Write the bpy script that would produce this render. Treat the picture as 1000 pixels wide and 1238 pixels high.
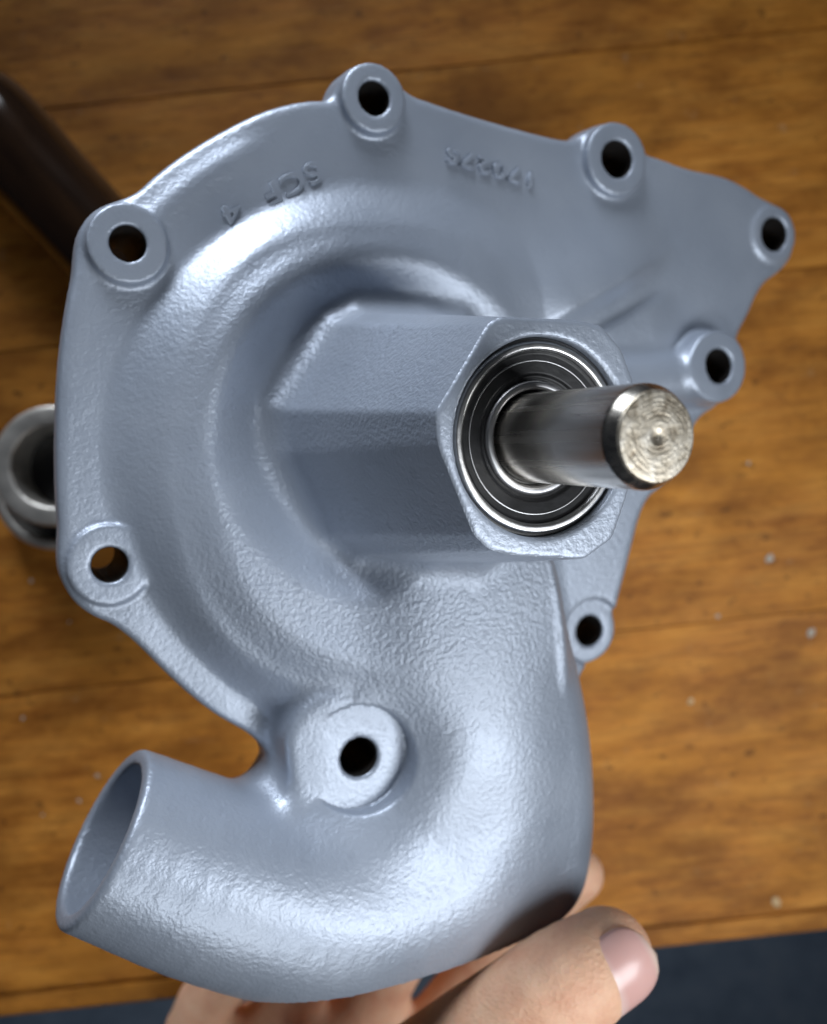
import bpy, bmesh, math, random
import numpy as np
from mathutils import Vector, Matrix

random.seed(7); np.random.seed(7)
for o in list(bpy.data.objects): bpy.data.objects.remove(o)
scene = bpy.context.scene
C = scene.collection

# ------------------------------------------------------------------ camera
FPX = 1150.0                 # focal length in photograph pixels (1000 x 1238)
CAM_H = 0.366                # camera height above the bench top, metres
cam_d = bpy.data.cameras.new('camera'); cam = bpy.data.objects.new('camera', cam_d)
C.objects.link(cam); scene.camera = cam
cam.location = (0, 0, CAM_H)                     # looks straight down
cam_d.sensor_fit = 'VERTICAL'; cam_d.sensor_height = 36.0
cam_d.lens = 36.0 * FPX / 1238.0
cam_d.clip_start = 0.01; cam_d.clip_end = 20
cam_d.dof.use_dof = True; cam_d.dof.focus_distance = 0.172; cam_d.dof.aperture_fstop = 13.0
scene.render.resolution_x = 827; scene.render.resolution_y = 1024

# ------------------------------------------------------------------ world and lamps
world = bpy.data.worlds.new('World'); scene.world = world; world.use_nodes = True
bg = world.node_tree.nodes['Background']
bg.inputs[0].default_value = (0.62, 0.72, 0.95, 1); bg.inputs[1].default_value = 0.015
LOOK = Vector((-0.02, 0.0, 0.13))
def area(name, direction, dist, sx, sy, power, col, spread=180):
    d = bpy.data.lights.new(name, 'AREA'); d.shape = 'RECTANGLE'; d.size = sx; d.size_y = sy
    d.energy = power; d.color = col; d.spread = math.radians(spread)
    o = bpy.data.objects.new(name, d); C.objects.link(o)
    v = Vector(direction).normalized()
    o.location = LOOK + v * dist
    o.rotation_euler = (-v).to_track_quat('-Z', 'Y').to_euler()
    return o
area('lamp_front', (0.68, -0.36, 0.64), 0.39, 0.15, 0.15, 0.60, (0.92, 0.96, 1.0), 150)
area('lamp_low', (0.24, -0.70, 0.68), 0.50, 0.12, 0.12, 0.48, (0.93, 0.97, 1.0), 165)
area('lamp_back', (-0.20, 0.90, 0.38), 0.60, 0.30, 0.30, 0.43, (0.86, 0.92, 1.0), 42)
vs = scene.view_settings
vs.view_transform = 'Standard'; vs.look = 'None'; vs.exposure = 0.18; vs.gamma = 1.0
scene.render.engine = 'CYCLES'

# ------------------------------------------------------------------ frames (mm in code, metres in the scene)
n = np.array([0.4058, -0.0666, 0.9115]); n /= np.linalg.norm(n)       # pump axis, camera/world axes
ua = np.array([1.0, 0, 0]); ua -= ua.dot(n) * n; ua /= np.linalg.norm(ua)
va = np.cross(n, ua)
WF = 68.0                     # height of the bearing boss above the flange face
def ray(x, y): return np.array([(x - 500) / FPX, -(y - 619) / FPX, -1.0])
P_END = ray(795, 528) * 139.0
O = P_END - n * (WF + 31.0)
def uvw(x, y, w=0.0):
    """pixel ray met with the plane at height w over the pump's flange face"""
    r = ray(x, y); Z = (w + n.dot(O)) / n.dot(r); p = r * Z - O
    return np.array([p.dot(ua), p.dot(va), w])
def mmpx(x, y, w=0.0):
    r = ray(x, y); Z = (w + n.dot(O)) / n.dot(r); return Z / FPX
def wpt(x, y, Z):             # world mm, point on the ray of a pixel at depth Z
    p = ray(x, y) * Z; return np.array([p[0], p[1], p[2] + CAM_H * 1000])
PUMP_M = Matrix(((ua[0], va[0], n[0], O[0] / 1000), (ua[1], va[1], n[1], O[1] / 1000),
                 (ua[2], va[2], n[2], O[2] / 1000 + CAM_H), (0, 0, 0, 1)))

# ------------------------------------------------------------------ helpers
def link_mesh(name, verts, faces, mat, parent=None, smooth=True):
    me = bpy.data.meshes.new(name); me.from_pydata(verts, [], faces); me.update()
    if smooth: me.polygons.foreach_set('use_smooth', [True] * len(me.polygons))
    o = bpy.data.objects.new(name, me); C.objects.link(o)
    if mat: me.materials.append(mat)
    if parent: o.parent = parent
    return o
def np_mesh(name, V, Q, mat, parent=None):
    me = bpy.data.meshes.new(name)
    me.vertices.add(len(V)); me.vertices.foreach_set('co', V.astype(np.float32).ravel())
    me.loops.add(len(Q) * 4); me.loops.foreach_set('vertex_index', Q.astype(np.int32).ravel())
    me.polygons.add(len(Q)); me.polygons.foreach_set('loop_start', np.arange(0, len(Q) * 4, 4, dtype=np.int32))
    me.polygons.foreach_set('use_smooth', np.ones(len(Q), dtype=bool))
    me.update(calc_edges=True); me.validate()
    o = bpy.data.objects.new(name, me); C.objects.link(o)
    if mat: me.materials.append(mat)
    if parent: o.parent = parent
    return o
def tag(o, label=None, cat=None, group=None, kind=None):
    if label: o['label'] = label
    if cat: o['category'] = cat
    if group: o['group'] = group
    if kind: o['kind'] = kind
    return o
def lathe(name, prof, mat, parent=None, seg=96, closed=False):
    V = []; F = []
    for k in range(seg):
        a = 2 * math.pi * k / seg
        for r, z in prof: V.append((r * math.cos(a) / 1000, r * math.sin(a) / 1000, z / 1000))
    m = len(prof)
    for k in range(seg):
        k2 = (k + 1) % seg
        for i in range(m if closed else m - 1):
            j = (i + 1) % m
            F.append((k * m + i, k2 * m + i, k2 * m + j, k * m + j))
    return link_mesh(name, V, F, mat, parent)
def rounded_profile(pts, r=0.5, steps=4, closed=True):
    out = []; N = len(pts)
    for i in range(N):
        p = np.array(pts[i], float)
        if not closed and i in (0, N - 1): out.append(tuple(p)); continue
        a = np.array(pts[i - 1], float); b = np.array(pts[(i + 1) % N], float)
        la, lb = np.linalg.norm(a - p), np.linalg.norm(b - p); rr = min(r, la * .45, lb * .45)
        s = p + (a - p) / la * rr; e = p + (b - p) / lb * rr
        for k in range(steps + 1):
            t = k / steps; out.append(tuple((1 - t) ** 2 * s + 2 * t * (1 - t) * p + t * t * e))
    return out

def surface_nets(F, xs, ys, zs):
    """quad mesh of the zero level of F sampled on a rectilinear grid"""
    ins = F < 0
    act = np.zeros(tuple(s - 1 for s in F.shape), np.uint8)
    for i in (0, 1):
        for j in (0, 1):
            for k in (0, 1):
                act += ins[i:i + act.shape[0], j:j + act.shape[1], k:k + act.shape[2]]
    I, J, K = np.nonzero((act > 0) & (act < 8)); del act
    idx = np.full(tuple(s - 1 for s in F.shape), -1, np.int32)
    idx[I, J, K] = np.arange(len(I))
    acc = np.zeros((len(I), 3)); cnt = np.zeros(len(I))
    cor = {(i, j, k): F[I + i, J + j, K + k] for i in (0, 1) for j in (0, 1) for k in (0, 1)}
    for a in cor:
        for ax in range(3):
            if a[ax]: continue
            b = list(a); b[ax] = 1; b = tuple(b)
            fa, fb = cor[a], cor[b]; m = (fa < 0) != (fb < 0)
            t = np.where(m, fa / np.where(m, fa - fb, 1), 0)
            p = np.empty((len(I), 3)); p[:] = a; p[:, ax] = t
            acc += p * m[:, None]; cnt += m
    acc /= cnt[:, None]
    V = np.empty_like(acc)
    for ax, (g, ind) in enumerate(((xs, I), (ys, J), (zs, K))):
        V[:, ax] = g[ind] + acc[:, ax] * (g[ind + 1] - g[ind])
    quads = []
    for ax in range(3):
        o1, o2 = [(1, 2), (2, 0), (0, 1)][ax]
        s1 = [slice(1, -1)] * 3; s1[ax] = slice(None, -1); s2 = [slice(1, -1)] * 3; s2[ax] = slice(1, None)
        A, B = ins[tuple(s1)], ins[tuple(s2)]
        ch = np.array(np.nonzero(A != B)); flip = ~A[tuple(ch)]
        off = np.ones(3, int); off[ax] = 0
        base = ch + off[:, None]
        def cell(d1, d2):
            c = base.copy(); c[o1] -= d1; c[o2] -= d2
            return idx[c[0], c[1], c[2]]
        q = np.stack([cell(1, 1), cell(0, 1), cell(0, 0), cell(1, 0)], 1)
        q[flip] = q[flip][:, ::-1]
        quads.append(q)
    return V, np.concatenate(quads)
def smin(a, b, k):
    h = np.clip(0.5 + 0.5 * (b - a) / k, 0, 1); return b + (a - b) * h - k * h * (1 - h)
def smax(a, b, k): return -smin(-a, -b, k)
def sstep(a, b, x):
    t = np.clip((x - a) / (b - a), 0, 1); return t * t * (3 - 2 * t)
def graded(a, b, fine, lo, hi, df, dc):
    """coordinates from a to b, step df inside [lo, hi], dc outside"""
    out = [a]
    while out[-1] < b: out.append(out[-1] + (df if lo <= out[-1] < hi else dc))
    return np.array(out, np.float32)
def chaikin(P, it=2):
    P = np.array(P, float)
    for _ in range(it):
        Q = np.roll(P, -1, 0); P = np.stack([.75 * P + .25 * Q, .25 * P + .75 * Q], 1).reshape(-1, 2)
    return P
def poly_sdf(U, V, P):
    d = np.full(np.broadcast(U, V).shape, 1e9, np.float32); s = np.ones_like(d)
    N = len(P)
    for i in range(N):
        a = P[i]; b = P[i - 1]; ex, ey = b - a
        wx, wy = U - a[0], V - a[1]
        t = np.clip((wx * ex + wy * ey) / (ex * ex + ey * ey), 0, 1)
        d = np.minimum(d, (wx - ex * t) ** 2 + (wy - ey * t) ** 2)
        c1 = V >= a[1]; c2 = V < b[1]; c3 = ex * wy > ey * wx
        flip = (c1 & c2 & c3) | (~c1 & ~c2 & ~c3)
        s = np.where(flip, -s, s)
    return (s * np.sqrt(d)).astype(np.float32)
def catmull(P, m):
    P = np.array(P, float); P = np.vstack([2 * P[0] - P[1], P, 2 * P[-1] - P[-2]]); out = []
    for i in range(1, len(P) - 2):
        for k in range(m):
            t = k / m; a, b, c, d = P[i - 1:i + 3]
            out.append(.5 * (2 * b + (c - a) * t + (2 * a - 5 * b + 4 * c - d) * t * t + (3 * b - a - 3 * c + d) * t ** 3))
    out.append(P[-2]); return np.array(out)
def tube_sdf(X, Y, Z, pts):
    """pts rows: x, y, z, r"""
    best = None
    for a, b in zip(pts[:-1], pts[1:]):
        e = b[:3] - a[:3]; L = float(e.dot(e))
        px, py, pz = X - a[0], Y - a[1], Z - a[2]
        t = np.clip((px * e[0] + py * e[1] + pz * e[2]) / L, 0, 1).astype(np.float32)
        d = np.sqrt((px - e[0] * t) ** 2 + (py - e[1] * t) ** 2 + (pz - e[2] * t) ** 2) - (a[3] + (b[3] - a[3]) * t)
        best = d if best is None else np.minimum(best, d)
    return best.astype(np.float32)

# ------------------------------------------------------------------ materials
def new_mat(name):
    m = bpy.data.materials.new(name); m.use_nodes = True
    nt = m.node_tree; b = nt.nodes['Principled BSDF']
    return m, nt, b
def node(nt, t, **kw):
    x = nt.nodes.new(t)
    for k, v in kw.items():
        if hasattr(x, k): setattr(x, k, v)
        else: x.inputs[k.replace('_', ' ')].default_value = v
    return x
def coords(nt, out='Object', scale=(1, 1, 1), rot=(0, 0, 0)):
    tc = nt.nodes.new('ShaderNodeTexCoord'); mp = nt.nodes.new('ShaderNodeMapping')
    mp.inputs['Scale'].default_value = scale; mp.inputs['Rotation'].default_value = rot
    nt.links.new(tc.outputs[out], mp.inputs[0]); return mp.outputs[0]
def noise(nt, vec, scale, detail=4, rough=.55):
    x = nt.nodes.new('ShaderNodeTexNoise'); x.inputs['Scale'].default_value = scale
    x.inputs['Detail'].default_value = detail; x.inputs['Roughness'].default_value = rough
    nt.links.new(vec, x.inputs['Vector']); return x.outputs['Fac']
def ramp(nt, fac, stops):
    r = nt.nodes.new('ShaderNodeValToRGB'); e = r.color_ramp.elements
    while len(e) < len(stops): e.new(.5)
    for el, (p, c) in zip(e, stops):
        el.position = p; el.color = c if len(c) == 4 else (*c, 1)
    nt.links.new(fac, r.inputs[0]); return r.outputs[0]
def math_n(nt, op, a, b=None, c=None):
    x = nt.nodes.new('ShaderNodeMath'); x.operation = op
    for i, s in enumerate((a, b, c)):
        if s is None: continue
        if isinstance(s, (int, float)): x.inputs[i].default_value = s
        else: nt.links.new(s, x.inputs[i])
    return x.outputs[0]
def mix(nt, fac, a, b, mode='MIX'):
    x = nt.nodes.new('ShaderNodeMix'); x.data_type = 'RGBA'; x.blend_type = mode
    for i, s in ((0, fac), (6, a), (7, b)):
        if isinstance(s, (int, float)): x.inputs[i].default_value = s
        elif isinstance(s, tuple): x.inputs[i].default_value = (*s, 1) if len(s) == 3 else s
        else: nt.links.new(s, x.inputs[i])
    return x.outputs[2]
def bump(nt, b, height, dist, strength=1.0, prev=None):
    x = nt.nodes.new('ShaderNodeBump'); x.inputs['Distance'].default_value = dist; x.inputs['Strength'].default_value = strength
    nt.links.new(height, x.inputs['Height'])
    if prev: nt.links.new(prev, x.inputs['Normal'])
    nt.links.new(x.outputs[0], b.inputs['Normal']); return x.outputs[0]

def mat_paint():
    m, nt, b = new_mat('silver_grey_enamel')
    v = coords(nt)
    at = nt.nodes.new('ShaderNodeAttribute'); at.attribute_name = 'cast'
    rough_mask = at.outputs['Fac']
    big = noise(nt, v, 45, 3)
    col = ramp(nt, big, [(.3, (.285, .325, .395)), (.7, (.325, .365, .435))])
    fleck = noise(nt, v, 900, 2)
    spots = ramp(nt, noise(nt, v, 260, 2, .5), [(.29, (1, 1, 1)), (.335, (0, 0, 0))])
    col = mix(nt, math_n(nt, 'MULTIPLY', spots, math_n(nt, 'MULTIPLY', rough_mask, .55)), col, (.20, .23, .28))
    nt.links.new(col, b.inputs['Base Color'])
    b.inputs['Metallic'].default_value = 0.38
    b.inputs['Specular IOR Level'].default_value = 0.8
    rg = math_n(nt, 'MULTIPLY_ADD', big, .10, .37)
    nt.links.new(rg, b.inputs['Roughness'])
    h1 = math_n(nt, 'MULTIPLY', noise(nt, v, 1050, 3, .6), rough_mask)
    h2 = math_n(nt, 'MULTIPLY_ADD', noise(nt, v, 170, 3, .5), .24, h1)
    h3 = math_n(nt, 'MULTIPLY_ADD', fleck, .20, h2)
    bump(nt, b, h3, .0009, 0.6)
    return m
def mat_steel(name, col, rough, brushed=None, noise_scale=300, stain=None, bumps=.5):
    m, nt, b = new_mat(name)
    b.inputs['Metallic'].default_value = 1
    v = coords(nt, scale=brushed or (1, 1, 1))
    f = noise(nt, v, noise_scale, 4)
    c = ramp(nt, f, [(.3, tuple(x * .82 for x in col)), (.7, col)])
    if stain:
        f2 = noise(nt, coords(nt), 240, 4, .65)
        c = mix(nt, ramp(nt, f2, [(.45, (0, 0, 0)), (.68, (1, 1, 1))]), c, stain)
    nt.links.new(c, b.inputs['Base Color'])
    nt.links.new(math_n(nt, 'MULTIPLY_ADD', f, .18, rough - .05), b.inputs['Roughness'])
    bump(nt, b, f, .00012, bumps)
    return m
def mat_plain(name, col, rough, metallic=0.0, spec=.5, var=.25, scale=200):
    m, nt, b = new_mat(name)
    f = noise(nt, coords(nt), scale, 4)
    c = ramp(nt, f, [(.3, tuple(x * (1 - var) for x in col)), (.7, tuple(x * (1 + var) for x in col))])
    nt.links.new(c, b.inputs['Base Color'])
    b.inputs['Roughness'].default_value = rough; b.inputs['Metallic'].default_value = metallic
    b.inputs['Specular IOR Level'].default_value = spec
    bump(nt, b, f, .0002, .4)
    return m
M_PAINT = mat_paint()
M_SHAFT = mat_steel('polished_shaft_steel', (.66, .62, .56), .22, (1, 1, .03), 700, bumps=.12)
def mat_shaft_end():
    m, nt, b = new_mat('turned_shaft_end')
    b.inputs['Metallic'].default_value = .9
    sp = nt.nodes.new('ShaderNodeSeparateXYZ'); tc = nt.nodes.new('ShaderNodeTexCoord')
    nt.links.new(tc.outputs['Object'], sp.inputs[0])
    r2 = math_n(nt, 'ADD', math_n(nt, 'MULTIPLY', sp.outputs[0], sp.outputs[0]), math_n(nt, 'MULTIPLY', sp.outputs[1], sp.outputs[1]))
    r = math_n(nt, 'SQRT', r2)
    wob = noise(nt, coords(nt), 160, 3)
    rings = math_n(nt, 'SINE', math_n(nt, 'MULTIPLY_ADD', r, 8000, math_n(nt, 'MULTIPLY', wob, 26.0)))
    f = noise(nt, coords(nt), 420, 5, .65)
    c = ramp(nt, f, [(.30, (.26, .21, .15)), (.5, (.47, .42, .34)), (.70, (.62, .58, .51))])
    nt.links.new(c, b.inputs['Base Color'])
    nt.links.new(math_n(nt, 'MULTIPLY_ADD', f, .3, .28), b.inputs['Roughness'])
    h = math_n(nt, 'MULTIPLY_ADD', rings, .035, f)
    bump(nt, b, h, .0003, .7)
    return m
M_SHAFTEND = mat_shaft_end()
M_RACE = mat_steel('bearing_ring_steel', (.60, .60, .60), .27)
M_INNER = mat_steel('dull_inner_ring_steel', (.42, .42, .43), .34)
M_RINGS = mat_steel('satin_ring_steel', (.80, .77, .72), .46, None, 160)
M_SEAL = mat_plain('black_bearing_seal', (.009, .009, .010), .42, 0, .3, .5, 500)
M_DARK = mat_plain('oily_gap_and_bore_shade', (.008, .008, .009), .35)  # oily bearing gaps, and the painted shade inside the steel rings

# ------------------------------------------------------------------ the setting: floor and bench
def mat_floor():
    m, nt, b = new_mat('dark_blue_floor')
    v = coords(nt)
    f = noise(nt, v, 24, 6, .7)
    c = ramp(nt, f, [(.3, (.20, .27, .38)), (.55, (.30, .39, .52)), (.75, (.42, .49, .58))])
    nt.links.new(c, b.inputs['Base Color']); b.inputs['Roughness'].default_value = .85
    bump(nt, b, f, .004, .6); return m
fl = link_mesh('floor', [(-4, -4, -.48), (4, -4, -.48), (4, 4, -.48), (-4, 4, -.48)], [(0, 1, 2, 3)], mat_floor())
tag(fl, kind='structure')

BANG = math.radians(6.0)       # direction of the boards against the picture's rows
def mat_wood():
    m, nt, b = new_mat('varnished_bench_wood')
    oi = nt.nodes.new('ShaderNodeObjectInfo')
    tc = nt.nodes.new('ShaderNodeTexCoord')
    sc = nt.nodes.new('ShaderNodeVectorMath'); sc.operation = 'SCALE'
    cb = nt.nodes.new('ShaderNodeCombineXYZ')
    for i in range(3): nt.links.new(oi.outputs['Random'], cb.inputs[i])
    nt.links.new(cb.outputs[0], sc.inputs[0]); sc.inputs['Scale'].default_value = 3.0
    ad = nt.nodes.new('ShaderNodeVectorMath'); ad.operation = 'ADD'
    nt.links.new(tc.outputs['Object'], ad.inputs[0]); nt.links.new(sc.outputs[0], ad.inputs[1])
    def mapped(s):
        mp = nt.nodes.new('ShaderNodeMapping'); mp.inputs['Scale'].default_value = s
        nt.links.new(ad.outputs[0], mp.inputs[0]); return mp.outputs[0]
    grain = noise(nt, mapped((13, 55, 40)), 2.2, 8, .70)
    fine = noise(nt, mapped((24, 300, 100)), 2.0, 5, .65)
    blotch = noise(nt, mapped((9, 16, 9)), 2.0, 4, .6)
    c = ramp(nt, grain, [(.28, (.25, .080, .012)), (.48, (.50, .195, .032)), (.72, (.68, .31, .062))])
    c = mix(nt, math_n(nt, 'MULTIPLY', ramp(nt, fine, [(.35, (1, 1, 1)), (.6, (0, 0, 0))]), .40), c, (.12, .042, .010))
    c = mix(nt, math_n(nt, 'MULTIPLY', ramp(nt, blotch, [(.40, (0, 0, 0)), (.68, (1, 1, 1))]), .45), c, (.56, .235, .030))
    dk = noise(nt, mapped((16, 30, 16)), 1.7, 5, .65)
    c = mix(nt, math_n(nt, 'MULTIPLY', ramp(nt, dk, [(.36, (1, 1, 1)), (.56, (0, 0, 0))]), .55), c, (.13, .040, .006))
    hs = nt.nodes.new('ShaderNodeHueSaturation')
    nt.links.new(math_n(nt, 'MULTIPLY_ADD', oi.outputs['Random'], .16, .92), hs.inputs['Value'])
    nt.links.new(c, hs.inputs['Color']); c = hs.outputs[0]
    # dark nicks and specks of grime, pale paint smudges
    nick = ramp(nt, noise(nt, mapped((75, 130, 50)), 2.0, 4, .65), [(.62, (0, 0, 0)), (.72, (1, 1, 1))])
    c = mix(nt, math_n(nt, 'MULTIPLY', nick, .75), c, (.05, .022, .008))
    pale = ramp(nt, noise(nt, mapped((60, 75, 50)), 1.6, 5, .7), [(.64, (0, 0, 0)), (.78, (1, 1, 1))])
    c = mix(nt, math_n(nt, 'MULTIPLY', pale, .45), c, (.45, .36, .24))
    nt.links.new(c, b.inputs['Base Color'])
    nt.links.new(math_n(nt, 'MULTIPLY_ADD', blotch, .25, .42), b.inputs['Roughness'])
    b.inputs['Specular IOR Level'].default_value = .18
    bump(nt, b, math_n(nt, 'MULTIPLY_ADD', fine, .5, grain), .0007, .5)
    return m
M_WOOD = mat_wood()
bench = bpy.data.objects.new('wooden_workbench', None); C.objects.link(bench)
bench.rotation_euler = (0, 0, BANG)
tag(bench, 'varnished orange brown workbench of wooden boards beneath the pump', 'workbench')
def bench_y(x, y):            # pixel on the bench top -> distance along the bench's own y axis (m)
    p = ray(x, y) * CAM_H
    return -p[0] * math.sin(BANG) + p[1] * math.cos(BANG)
seams = [bench_y(0, 1232), bench_y(0, 1201), bench_y(0, 842), bench_y(0, 426),
         bench_y(60, 131), bench_y(0, -40), bench_y(0, -230), bench_y(0, -420)]
for i, (y0, y1) in enumerate(zip(seams[:-1], seams[1:])):
    bm = bmesh.new(); g = .00012
    bmesh.ops.create_cube(bm, size=1)
    for v in bm.verts:
        v.co = Vector((v.co.x * 1.3, (y0 + y1) / 2 + v.co.y * (y1 - y0 - 2 * g), -.020 + v.co.z * .040 + random.choice((-1, 1)) * 0))
    bmesh.ops.bevel(bm, geom=list(bm.edges), offset=.0004 if i else .0015, segments=2, affect='EDGES', clamp_overlap=True)
    me = bpy.data.meshes.new('board'); bm.to_mesh(me); bm.free(); me.materials.append(M_WOOD)
    o = bpy.data.objects.new('edge_strip' if i == 0 else 'board', me); C.objects.link(o); o.parent = bench
    o.location.z = -random.random() * .0004

# ------------------------------------------------------------------ the water pump
pump = bpy.data.objects.new('water_pump', None); C.objects.link(pump); pump.matrix_world = PUMP_M
tag(pump, 'silver grey painted cast water pump with polished steel shaft held over the bench', 'water pump')

us = graded(-106, 136, 0, -30, 30, .5, .66)
vs_ = graded(-122, 96, 0, -30, 30, .5, .66)
ws = np.concatenate([np.arange(-32, -4, 1.1), np.arange(-4, 11, .5), np.arange(11, 30, .66), np.arange(30, 62, 1.1), np.arange(62, 70.5, .35)]).astype(np.float32)
U2, V2 = us[:, None], vs_[None, :]
U3, V3, W3 = us[:, None, None], vs_[None, :, None], ws[None, None, :]

outline_px = [(412, 122), (440, 95), (495, 112), (560, 135), (640, 158), (690, 170), (720, 165), (780, 185), (800, 190),
    (835, 204), (880, 212), (915, 232), (940, 255), (962, 300), (945, 328), (922, 345), (905, 385), (893, 405), (890, 440),
    (875, 485), (845, 505), (822, 560), (805, 588), (780, 606), (762, 680), (747, 735), (738, 790), (700, 812), (685, 900), (670, 1000),
    (600, 1050), (450, 1030), (340, 1000), (312, 964), (329, 945), (343, 910), (300, 887), (255, 862), (210, 824), (150, 762),
    (100, 738), (78, 690), (67, 600), (69, 450), (87, 330), (108, 270), (150, 246), (210, 190), (300, 138), (370, 118)]
OUT = chaikin([uvw(x, y)[:2] for x, y in outline_px], 2)
# bolt pads: pixel centre, pad radius px, pad height mm, hole radius px
pads = [(453, 118, 41, 2.4, 20.5), (747, 192, 43, 2.8, 22.5), (937, 283, 33, .8, 20.5), (869, 443, 43, 7.0, 21.5),
        (155, 294, 48, 2.6, 22.0), (133, 683, 49, 1.4, 22.0)]
dF = poly_sdf(U2, V2, OUT)
padinfo = []
for x, y, R, h, rh in pads:
    c = uvw(x, y, h); s = mmpx(x, y, h); padinfo.append((c, R * s, h, rh * s))
    dF = smin(dF, np.hypot(U2 - c[0], V2 - c[1]) - (R * s + .3), 5.0)
cE = uvw(714, 763, -2); sE = mmpx(714, 763, -2)
dF = smin(dF, np.hypot(U2 - cE[0], V2 - cE[1]) - 37 * sE, 2.0)
# ---- height of the front surface
R2 = np.hypot(U2, V2); TH = np.degrees(np.arctan2(V2, U2)) % 360
def ang(tab):
    a, h = zip(*tab); g = np.arange(360); t = np.interp(g, a, h)
    k = np.exp(-(np.arange(-24, 25) / 9.0) ** 2); k /= k.sum()
    t = np.convolve(np.concatenate([t[-24:], t, t[:24]]), k, 'valid')
    return np.interp(TH, np.arange(361), np.append(t, t[0]))
hb = ang([(0, 0), (25, 0), (45, 4), (70, 5.5), (100, 7), (140, 9.5), (180, 9), (215, 11.5), (245, 14.5), (270, 18), (335, 20), (345, 0), (360, 0)])
ln0 = uvw(664, 680, 16)[:2]; ln1 = uvw(686, 900, 16)[:2]; le = (ln1 - ln0) / np.hypot(*(ln1 - ln0))
rside = -((U2 - ln0[0]) * le[1] - (V2 - ln0[1]) * le[0])      # positive to the right of the volute's end wall
hb = hb * np.where(TH > 255, 1 - sstep(-4.0, 3.0, rside), 1)
ro = ang([(0, 58), (60, 56), (100, 54), (140, 57), (180, 60), (215, 63), (250, 66), (275, 70), (335, 72), (345, 62), (360, 62)])
ri = ang([(0, 40), (60, 40), (100, 43), (140, 46), (180, 46), (210, 43), (235, 40), (252, 37), (268, 29), (285, 12), (320, 8), (345, 34), (360, 36)])
rw = ang([(0, 8), (60, 15), (100, 13), (130, 9), (175, 15), (200, 13), (225, 9), (248, 12), (272, 30), (330, 30), (350, 8), (360, 8)])
rise = .68 * sstep(0, 1, (ro + 1 + rw / 2 - R2) / rw) + .32 * sstep(0, 1, (ro - 7.5 + rw / 2 - R2) / (rw + 1))
cone = 1 + .10 * np.clip((ro - R2) / 14, 0, 1)
fall = 1 - .60 * sstep(0, 1, (ri + 3 - R2) / 15.0)
H = hb * rise * cone * fall
# diagonal ridge running to the upper right
a = uvw(676, 378, 4)[:2]; b = uvw(800, 306, 2)[:2]; e = b - a; L = np.hypot(*e); e /= L
tt = (U2 - a[0]) * e[0] + (V2 - a[1]) * e[1]; ss = -(U2 - a[0]) * e[1] + (V2 - a[1]) * e[0]
ridge = 4.2 * np.where(ss > 0, np.exp(-(ss / 15) ** 2), np.exp(-(ss / 4.2) ** 2)) * sstep(-12, 6, tt) * (1 - sstep(L - 16, L + 8, tt))
H = np.maximum(H, ridge) + .35 * np.minimum(H, ridge)
# second faint ledge under it
a = uvw(728, 398, 1)[:2]; b = uvw(800, 356, 1)[:2]; e = b - a; L2 = np.hypot(*e); e /= L2
tt = (U2 - a[0]) * e[0] + (V2 - a[1]) * e[1]; ss = -(U2 - a[0]) * e[1] + (V2 - a[1]) * e[0]
H = H + 1.6 * (1 - sstep(-1.5, 1.5, ss)) * sstep(-26, -2, ss) * sstep(-8, 2, tt) * (1 - sstep(L2 - 8, L2 + 6, tt))
# raised lip along the upper left edge and lower left edge
lip = sstep(112, 122, TH) * (1 - sstep(144, 149, TH)) + .4 * sstep(215, 226, TH) * (1 - sstep(228, 237, TH))
H = H + lip * (.35 * np.exp(-((dF + 7.0) / 2.4) ** 2) - 1.3 * sstep(-6.0, -1.0, dF))
gu, gv = np.gradient(H, us, vs_)
slope = np.sqrt(1 + gu ** 2 + gv ** 2)
body = (W3 - H[:, :, None]) / slope[:, :, None]
body = smax(body.astype(np.float32), dF[:, :, None], 2.2)
body = smax(body, (-10.0 - W3), 1.5)
def local(cx, cy, R):
    i0, i1 = np.searchsorted(us, (cx - R, cx + R)); j0, j1 = np.searchsorted(vs_, (cy - R, cy + R))
    return slice(i0, i1), slice(j0, j1)
# pads
for c, R, h, rh in padinfo:
    si, sj = local(c[0], c[1], R + 8)
    q = np.hypot(U3[si] - c[0], V3[:, sj] - c[1])
    body[si, sj] = smin(body[si, sj], smax(q - R + (W3 - h) * .10, np.maximum(W3 - h, -9 - W3), .5), .9)
    body[si, sj] = np.minimum(body[si, sj], np.maximum(q - rh - 2.6, np.maximum(W3 + 4, -24 - W3)))
# rib from the boss to the right hand pad
a = uvw(690, 470, 4); b = uvw(850, 455, 3)
si, sj = slice(np.searchsorted(us, 20), None), slice(np.searchsorted(vs_, -20), np.searchsorted(vs_, 60))
body[si, sj] = smin(body[si, sj], tube_sdf(U3[si], V3[:, sj], W3, np.array([[*(a - [0, 0, 4]), 7.5], [*(b - [0, 0, 3]), 7.0]])), 4.0)
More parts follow.
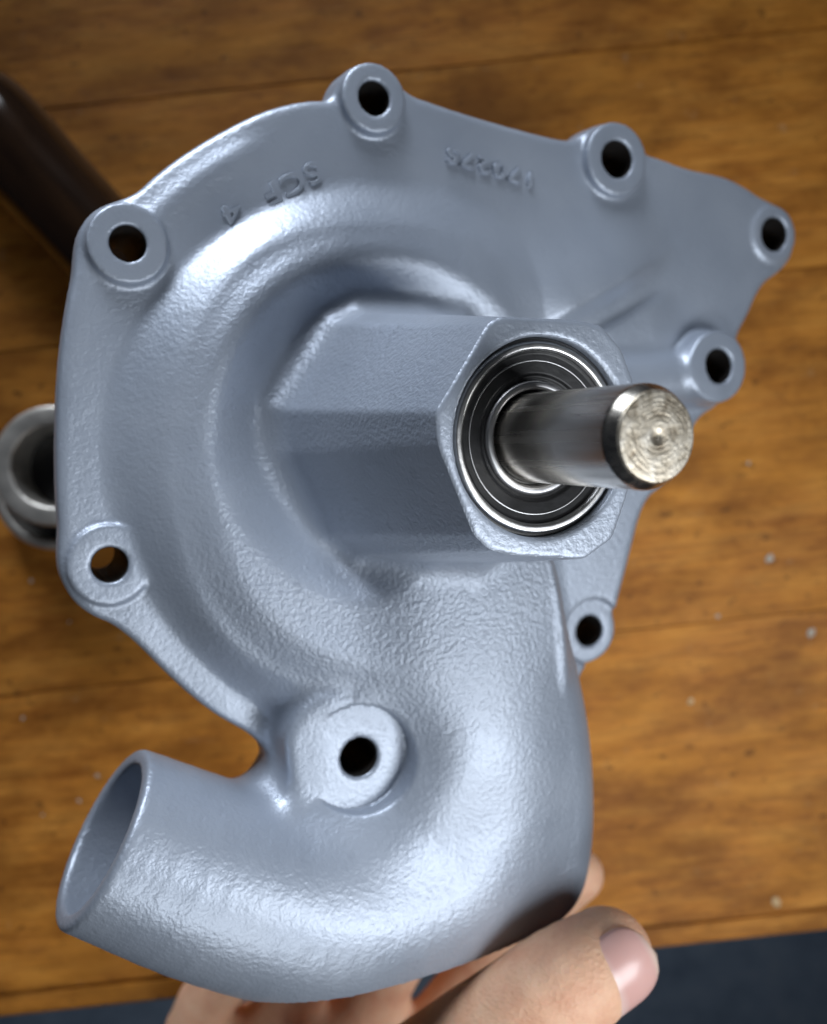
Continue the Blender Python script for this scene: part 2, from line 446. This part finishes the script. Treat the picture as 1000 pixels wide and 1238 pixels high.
# outlet elbow and pipe
ctl = []
for x, y, w, r in [(548, 640, -4, 20), (552, 720, -1, 20), (562, 830, 0, 20.5), (563, 940, 1, 21), (520, 1048, 3, 21.5), (410, 1090, 4.5, 22.8), (280, 1068, 5, 21.6), (122, 1010, 5, 19.4)]:
    ctl.append([*uvw(x, y, w), r])
path = catmull(ctl, 5)
sj = slice(None, np.searchsorted(vs_, 12))
tube = tube_sdf(U3, V3[:, sj], W3, path)
pe = path[-1, :3]; pd = pe - path[-5, :3]; pd /= np.linalg.norm(pd)
endp = ((U3 - pe[0]) * pd[0] + (V3[:, sj] - pe[1]) * pd[1] + (W3 - pe[2]) * pd[2]).astype(np.float32)
tube = smax(tube, endp, 1.2)
tube = smin(tube, tube_sdf(U3, V3[:, sj], W3, np.array([[*uvw(500, 700, -3), 20.5], [*uvw(515, 790, -1), 21.5], [*uvw(530, 880, 0), 21]])), 8.0)
box_px = [(470, 690), (650, 680), (670, 690), (685, 760), (706, 850), (716, 940), (717, 1025), (704, 1088), (662, 1126), (590, 1150), (500, 1165), (430, 1120),
          (430, 1030), (490, 960), (520, 890), (480, 800)]
BX = chaikin([uvw(x, y, 13)[:2] for x, y in box_px], 2)
dX = poly_sdf(U2, V2[:, sj], BX)
topw = 23.0 - .0045 * ((U2 - BX[:, 0].mean()) ** 2 + .4 * (V2[:, sj] - BX[:, 1].mean()) ** 2)
slab = smax(dX[:, :, None] - .10 * (13 - W3), smax(W3 - topw[:, :, None], -14 - W3, 4.0), 9.0).astype(np.float32)
tube = smin(tube, slab, 9.0); del slab
body[:, sj] = smin(body[:, sj], tube, 9.0)
a = uvw(470, 1140, -14); b = uvw(620, 1085, -14)          # foot on the back of the elbow
body[:, sj] = smin(body[:, sj], tube_sdf(U3, V3[:, sj], W3, np.array([[*a, 13], [*b, 13]])), 4.0)
a = uvw(425, 900, 3); b = uvw(380, 930, 1)                # lug that carries the spot faced pad
q = tube_sdf(U3, V3[:, sj], 0 * W3, np.array([[a[0], a[1], 0, 13.0], [b[0], b[1], 0, 9], [*uvw(376, 880, 2)[:2], 0, 9]]))
top = W3 - 13.8 + .16 * np.maximum(0, a[0] - 9 - U3)
body[:, sj] = smin(body[:, sj], smax(q, np.maximum(top, -9 - W3), 2.5), 7.0)
f = np.array([[*uvw(530, 860, 0), 20], [*uvw(480, 980, 1), 19.5], [*uvw(400, 1035, 2), 18.5], [*uvw(345, 985, 0), 11]])
body[:, sj] = smin(body[:, sj], tube_sdf(U3, V3[:, sj], W3, f), 7.0)
del tube, q
# bearing boss
boss_px = [(607, 383), (700, 387), (728, 394), (752, 422), (767, 462), (772, 540), (759, 600), (741, 651), (707, 676), (622, 672), (594, 665),
           (574, 646), (531, 538), (528, 499), (592, 391)]
BP = np.array([uvw(x, y, WF)[:2] for x, y in boss_px])
si, sj = local(0, 0, 52)
boss = (W3 - WF) + 0 * U3[si] + 0 * V3[:, sj]
for a, b in zip(BP, np.roll(BP, -1, 0)):
    e = (b - a) / np.hypot(*(b - a)); nx, ny = -e[1], e[0]
    if nx * a[0] + ny * a[1] < 0: nx, ny = -nx, -ny
    boss = smax(boss, (U3[si] - a[0]) * nx + (V3[:, sj] - a[1]) * ny - .135 * (WF - W3), .45)
body[si, sj] = smin(body[si, sj], boss.astype(np.float32), 7.0)
body[si, sj] = smax(body[si, sj], W3 - WF, .4)
# bores
def bore(c, r, lo=-99, hi=99, k=.4):
    si, sj = local(c[0], c[1], r + 3)
    q = np.hypot(U3[si] - c[0], V3[:, sj] - c[1]) - r
    cut = np.maximum(np.maximum(q, lo - W3), W3 - hi)
    body[si, sj] = smax(body[si, sj], -cut, k)
# spot faced pad beside the outlet
cH = uvw(432, 915, 13.6); sH = mmpx(432, 915, 13.6)
bore(cH, 65 * sH, 13.6, 99, .5)
ch2 = uvw(435, 916, 13.6)
bore(ch2, 24.0 * sH)
# spot faced lug at the right
bore(cE, 40 * sE, -2.2, 99, 1.0)
bore(uvw(714, 763, -2), 19 * sE)
for c, R, h, rh in padinfo: bore(c, rh)
bore((0, 0, 0), 17.7, 50, 99, .5)
# bore of the outlet pipe
sj = slice(None, np.searchsorted(vs_, -45))
ip = path[-14:].copy(); ip[:, 3] = np.linspace(13.5, 15.9, len(ip)); 
ext = ip[-1].copy(); ext[:3] += pd * 12; ip = np.vstack([ip, ext])
tb = tube_sdf(U3, V3[:, sj], W3, ip)
body[:, sj] = smax(body[:, sj], -tb, 1.0); del tb
V, Q = surface_nets(body, us, vs_, ws); del body
# casting roughness: strong on the volute, elbow and boss flanks, little on flange, pads and pipe mouth
Hs = V[:, 2]
rr = np.hypot(V[:, 0], V[:, 1]); th = np.degrees(np.arctan2(V[:, 1], V[:, 0])) % 360
cast = .16 + .55 * np.clip((Hs - 3) / 8, 0, 1) * sstep(185, 230, th) * (1 - sstep(52, 80, rr)) * (1 - sstep(300, 330, th))
flank = sstep(8, 14, Hs) * (1 - sstep(30, 38, rr)) * (Hs < WF - .4)
cast = np.maximum(cast, .16 + .36 * flank)
cast = np.maximum(cast, .16 + .22 * sstep(90, 140, th) * (1 - sstep(190, 240, th)) * (1 - sstep(46, 56, rr)))
cast = np.where(Hs > WF - .4, .10, cast); cast = np.maximum(cast, .16 + .10 * (1 - sstep(-55, -35, V[:, 1])))
cast = np.maximum(cast, .16 + .22 * sstep(20, 30, V[:, 0]) * (1 - sstep(-14, -6, V[:, 1])) * (1 - sstep(2, 6, Hs)))
housing = np_mesh('housing', V / 1000, Q, M_PAINT, pump)
at = housing.data.attributes.new('cast', 'FLOAT', 'POINT'); at.data.foreach_set('value', cast.astype(np.float32))

# bare iron bolt holes, liners coloured near black for the shade inside
M_BORE = mat_plain('bare_iron_bore_shade', (.018, .016, .015), .55, 0, .3)
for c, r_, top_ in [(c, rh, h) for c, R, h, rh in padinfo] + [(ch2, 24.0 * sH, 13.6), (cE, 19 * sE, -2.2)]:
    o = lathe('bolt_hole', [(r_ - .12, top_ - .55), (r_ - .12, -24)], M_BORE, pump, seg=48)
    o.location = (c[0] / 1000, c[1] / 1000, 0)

# cast lettering, upside down as the pump is held
def letters(txt, x0, y0, x1, y1, size_px, h=.55):
    a = uvw(x0, y0); b = uvw(x1, y1); d = (b - a)[:2]
    cu = bpy.data.curves.new('raised_lettering', 'FONT'); cu.body = txt; cu.extrude = .0006; cu.bevel_depth = .00012
    cu.align_x = 'CENTER'; cu.align_y = 'CENTER'; cu.size = size_px * mmpx((x0 + x1) / 2, (y0 + y1) / 2) / 1000 * 1.38
    cu.space_character = 1.12
    t = bpy.data.objects.new('tmp', cu); C.objects.link(t)
    dg = bpy.context.evaluated_depsgraph_get(); me = bpy.data.meshes.new_from_object(t.evaluated_get(dg))
    bpy.data.objects.remove(t)
    xs_ = [v.co.x for v in me.vertices]; wd = max(xs_) - min(xs_); k = np.hypot(*d) / 1000 / wd
    for v in me.vertices: v.co.x *= k
    o = bpy.data.objects.new('raised_lettering', me); C.objects.link(o); me.materials.clear(); me.materials.append(M_PAINT)
    o.parent = pump; mid = (a + b) / 2
    o.location = (mid[0] / 1000, mid[1] / 1000, h / 1000)
    o.rotation_euler = (0, 0, math.atan2(d[1], d[0]) + math.pi)
    return o
letters('170275', 541, 186, 645, 218, 18, .05)
letters('SCF', 320, 237, 384, 205, 25, -.12)
letters('4', 268, 262, 290, 252, 22, -.15)

# bearing (sub-parts) and shaft
bear = lathe('bearing', rounded_profile([(15.3, WF - 9), (17.1, WF - 9), (17.1, WF - 1.9), (16.7, WF - 1.3), (15.7, WF - 1.3), (15.3, WF - 1.8)], .3), M_RACE, pump, closed=True)
lathe('gap_ring', rounded_profile([(16.9, WF - 9), (17.68, WF - 9), (17.68, WF - 2.0), (16.9, WF - 2.0)], .2), M_DARK, bear, closed=True)
lathe('seal', rounded_profile([(10.2, WF - 9), (15.35, WF - 9), (15.35, WF - 2.2), (14.9, WF - 2.5), (11.4, WF - 2.7), (11.0, WF - 3.2), (10.2, WF - 3.2)], .3), M_SEAL, bear, closed=True)
lathe('shield_ring', rounded_profile([(13.5, WF - 6), (13.8, WF - 6), (13.8, WF - 2.4), (13.5, WF - 2.4)], .15), M_INNER, bear, closed=True)
lathe('inner_ring', rounded_profile([(8.5, WF - 9), (10.3, WF - 9), (10.3, WF - 3.0), (9.9, WF - 2.5), (9.0, WF - 2.5), (8.5, WF - 3.0)], .3), M_INNER, bear, closed=True)
lathe('shaft_lip', rounded_profile([(7.95, WF - 9), (8.7, WF - 9), (8.7, WF - 4), (7.95, WF - 4)], .2), M_DARK, bear, closed=True)
WE = WF + 31.0
sh = lathe('shaft', rounded_profile([(0, WF - 20), (8.0, WF - 20), (8.0, WE - 2.3), (6.75, WE - .25)], .5, closed=False), M_SHAFT, pump, seg=128)
lathe('shaft_end', rounded_profile([(6.95, WE - .6), (6.7, WE), (1.3, WE), (.55, WE - .25), (0, WE - .9)], .25, closed=False), M_SHAFTEND, sh, seg=128)

# ------------------------------------------------------------------ hand (one continuous surface)
def mat_skin():
    m, nt, b = new_mat('skin')
    v = coords(nt)
    f = noise(nt, v, 110, 6, .65); f2 = noise(nt, coords(nt, scale=(1, 2.2, 1), rot=(0, 0, .55)), 700, 4, .6)
    c = ramp(nt, f, [(.3, (.66, .34, .22)), (.5, (.74, .44, .29)), (.75, (.80, .52, .35))])
    nt.links.new(c, b.inputs['Base Color'])
    b.inputs['Roughness'].default_value = .52; b.inputs['Specular IOR Level'].default_value = .35
    b.inputs['Subsurface Weight'].default_value = .25; b.inputs['Subsurface Radius'].default_value = (.004, .0016, .0009)
    b.inputs['Subsurface Scale'].default_value = .6
    w = nt.nodes.new('ShaderNodeTexVoronoi'); w.inputs['Scale'].default_value = 900; nt.links.new(v, w.inputs['Vector'])
    bump(nt, b, math_n(nt, 'MULTIPLY_ADD', w.outputs['Distance'], .5, f2), .0005, .55)
    return m
M_SKIN = mat_skin()
chains = {
 'thumb': [(400, 1440, 292, 19), (480, 1345, 258, 17), (562, 1282, 232, 15), (626, 1236, 222, 13.8), (682, 1192, 219, 12.8), (732, 1156, 223, 11.0)],
 'index': [(470, 1330, 315, 13), (560, 1205, 316, 11), (640, 1106, 305, 9.4), (697, 1057, 290, 8.2)],
 'middle': [(400, 1320, 320, 13), (440, 1225, 318, 11), (500, 1125, 308, 10), (560, 1080, 298, 9)],
 'ring': [(330, 1320, 320, 13), (340, 1230, 318, 10.6), (390, 1140, 306, 9.6), (440, 1100, 298, 8.6)],
 'little': [(262, 1330, 314, 12), (238, 1240, 312, 9.6), (285, 1165, 300, 8.8), (335, 1125, 292, 7.8)],
}
hx = np.arange(-130, 80, .95).astype(np.float32); hy = np.arange(-262, -86, .95).astype(np.float32)
hz = np.arange(8, 172, .95).astype(np.float32)
X3, Y3, Z3 = hx[:, None, None], hy[None, :, None], hz[None, None, :]
hand = None
palm = [[(300, 1400, 318, 18), (262, 1330, 314, 14)], [(360, 1420, 318, 20), (330, 1320, 320, 14)], [(420, 1420, 316, 20), (400, 1320, 320, 14)], [(450, 1420, 312, 19), (470, 1330, 315, 14)],
        [(370, 1640, 318, 27), (375, 1440, 316, 24)], [(244, 1262, 315, 11.5), (470, 1262, 318, 12.5)]]
for ch in palm:
    p = np.array([[*wpt(x, y, z), r] for x, y, z, r in ch]); d = tube_sdf(X3, Y3, Z3, p)
    hand = d if hand is None else smin(hand, d, 14.0)
for k, ch in chains.items():
    p = catmull([[*wpt(x, y, z), r] for x, y, z, r in ch], 3)
    hand = smin(hand, tube_sdf(X3, Y3, Z3, p), 7.0 if k == 'thumb' else 6.0)
# nail frame on the thumb
tipc = wpt(732, 1156, 223); ipc = wpt(682, 1192, 219)
ax = tipc - ipc; ax /= np.linalg.norm(ax)
nn = np.array([.24, -.06, .96]); nn -= nn.dot(ax) * ax; nn /= np.linalg.norm(nn); cc = np.cross(nn, ax)
VH, QH = surface_nets(hand, hx, hy, hz); del hand
hd = np_mesh('hand', VH / 1000, QH, M_SKIN)
tag(hd, 'bare hand gripping the pump outlet from below with its thumb on top', 'hand')
def mat_nail():
    m, nt, b = new_mat('thumb_nail')
    at = nt.nodes.new('ShaderNodeAttribute'); at.attribute_name = 'along'
    c = ramp(nt, at.outputs['Fac'], [(.0, (.62, .44, .38)), (.10, (.70, .54, .49)), (.26, (.70, .52, .47)), (.42, (.63, .37, .33)), (.85, (.65, .39, .35)), (1.0, (.72, .60, .50))])
    nt.links.new(c, b.inputs['Base Color']); b.inputs['Roughness'].default_value = .28
    b.inputs['Subsurface Weight'].default_value = .15; b.inputs['Subsurface Radius'].default_value = (.002, .001, .0006)
    return m
NV, NF, al = [], [], []
ns, ntt = 24, 18
for i in range(ntt + 1):
    t = i / ntt
    for j in range(ns + 1):
        s = -1 + 2 * j / ns
        wdt = (1 - abs(2 * t - 1) ** 3.2) ** .5 if 0 < t < 1 else 0.0
        phi = math.radians(56) * s * max(wdt, .02)
        along = -8.6 + 18.6 * t
        R = 11.65 - .03 * max(0, along - 2) ** 2 + .25 - .5 * (abs(s) ** 4) - .5 * abs(2 * t - 1) ** 6
        p = tipc + ax * (along - 2.0) + (nn * math.cos(phi) + cc * math.sin(phi)) * R
        NV.append(p / 1000); al.append(t)
for i in range(ntt):
    for j in range(ns):
        a0 = i * (ns + 1) + j; NF.append((a0, a0 + 1, a0 + ns + 2, a0 + ns + 1))
nl = link_mesh('thumb_nail', [tuple(v) for v in NV], NF, mat_nail(), hd)
atn = nl.data.attributes.new('along', 'FLOAT', 'POINT'); atn.data.foreach_set('value', np.array(al, np.float32))
sm = nl.modifiers.new('thick', 'SOLIDIFY'); sm.thickness = .0006; sm.offset = 0

# ------------------------------------------------------------------ things lying on the bench
def ring(name, x, y, z0, z1, ro_, ri_, label, r=1.2, mat=M_RINGS, shade_z=None):
    o = lathe(name, rounded_profile([(ri_, 0), (ro_, 0), (ro_, z1 - z0), (ri_, z1 - z0)], r), mat, seg=96, closed=True)
    if shade_z: lathe('bore_shade_disc', [(0, shade_z), (ri_ + .8, shade_z)], M_DARK, o)  # black disc added across the hole to stand in for its shade
    p = wpt(x, y, CAM_H * 1000 - z1); o.location = (p[0] / 1000, p[1] / 1000, z0 / 1000)
    return tag(o, label, 'ring')
ring('steel_ring', 66, 590, 0, 13, 23.0, 19.6, 'thin walled steel ring lying flat on the bench beneath the thick ring', 1.0, shade_z=2.0)
ring('steel_ring', 62, 563, 13, 33, 21.2, 14.2, 'thick satin steel ring stacked on top of a thinner ring', 1.3, shade_z=3.0)

def mat_handle():
    m, nt, b = new_mat('dark_varnished_handle')
    f = noise(nt, coords(nt, scale=(1, 1, .1)), 180, 5)
    c = ramp(nt, f, [(.3, (.014, .007, .004)), (.7, (.035, .017, .008))])
    nt.links.new(c, b.inputs['Base Color']); b.inputs['Roughness'].default_value = .12
    b.inputs['Coat Weight'].default_value = .6; b.inputs['Coat Roughness'].default_value = .06
    return m
pa = wpt(-58, 98, CAM_H * 1000 - 18); pb = wpt(165, 340, CAM_H * 1000 - 18)
dl = float(np.linalg.norm(pb - pa))
hp = [(0, 2), (8, 3), (14, 8), (17.2, 17), (18.0, 27), (17.8, 37), (17.4, 45), (17.2, 56), (17.2, 70), (16.8, dl), (11, dl + 2), (0, dl + 2)]
hdl = lathe('tool_handle', [tuple(p) for p in catmull(hp, 4)], mat_handle(), seg=64)
hdl.location = pa / 1000; hdl.location.z = .0181
hdl.rotation_euler = Vector((pb - pa)).to_track_quat('Z', 'Y').to_euler()
tag(hdl, 'dark brown glossy rounded tool handle lying on the bench beside the flange', 'tool handle')

def chip(x, y, size, col, label, cat):
    bm = bmesh.new(); bmesh.ops.create_icosphere(bm, subdivisions=2, radius=1)
    for v in bm.verts:
        v.co *= random.uniform(.75, 1.2); v.co.x *= 1.3; v.co.z *= .35
    me = bpy.data.meshes.new('chip'); bm.to_mesh(me); bm.free()
    o = bpy.data.objects.new('paint_chip' if cat == 'paint chip' else 'wood_chip', me); C.objects.link(o)
    o.scale = (size / 1000,) * 3; p = wpt(x, y, CAM_H * 1000); o.location = (p[0] / 1000, p[1] / 1000, size * .30 / 1000)
    o.rotation_euler = (0, 0, random.uniform(0, 3)); me.materials.append(col)
    return tag(o, label, cat)
M_CHIP = mat_plain('pale_paint_chip', (.46, .41, .34), .7)
M_WCHIP = mat_plain('pale_wood_chip', (.60, .42, .22), .7)
chip(930, 675, 1.5, M_CHIP, 'white paint chip on the bench level with the bearing boss foot', 'paint chip')
chip(980, 765, 1.6, M_CHIP, 'white paint chip on the bench level with the right spot faced lug', 'paint chip')
chip(835, 848, 1.1, M_WCHIP, 'tiny pale wood chip on the bench beside the lower lug', 'wood chip')
chip(938, 1090, 1.6, M_WCHIP, 'pale wood chip close to the front edge of the bench', 'wood chip')

for x, y in [(84, 752), (38, 702), (28, 868), (96, 968), (52, 985), (118, 938), (905, 560), (868, 745)]:
    o = chip(x, y, random.uniform(.45, .8), M_CHIP, 'tiny pale dust fleck lying loose on the bench boards', 'fleck')
    o.name = 'dust_fleck'; o['group'] = 'dust flecks on the bench'
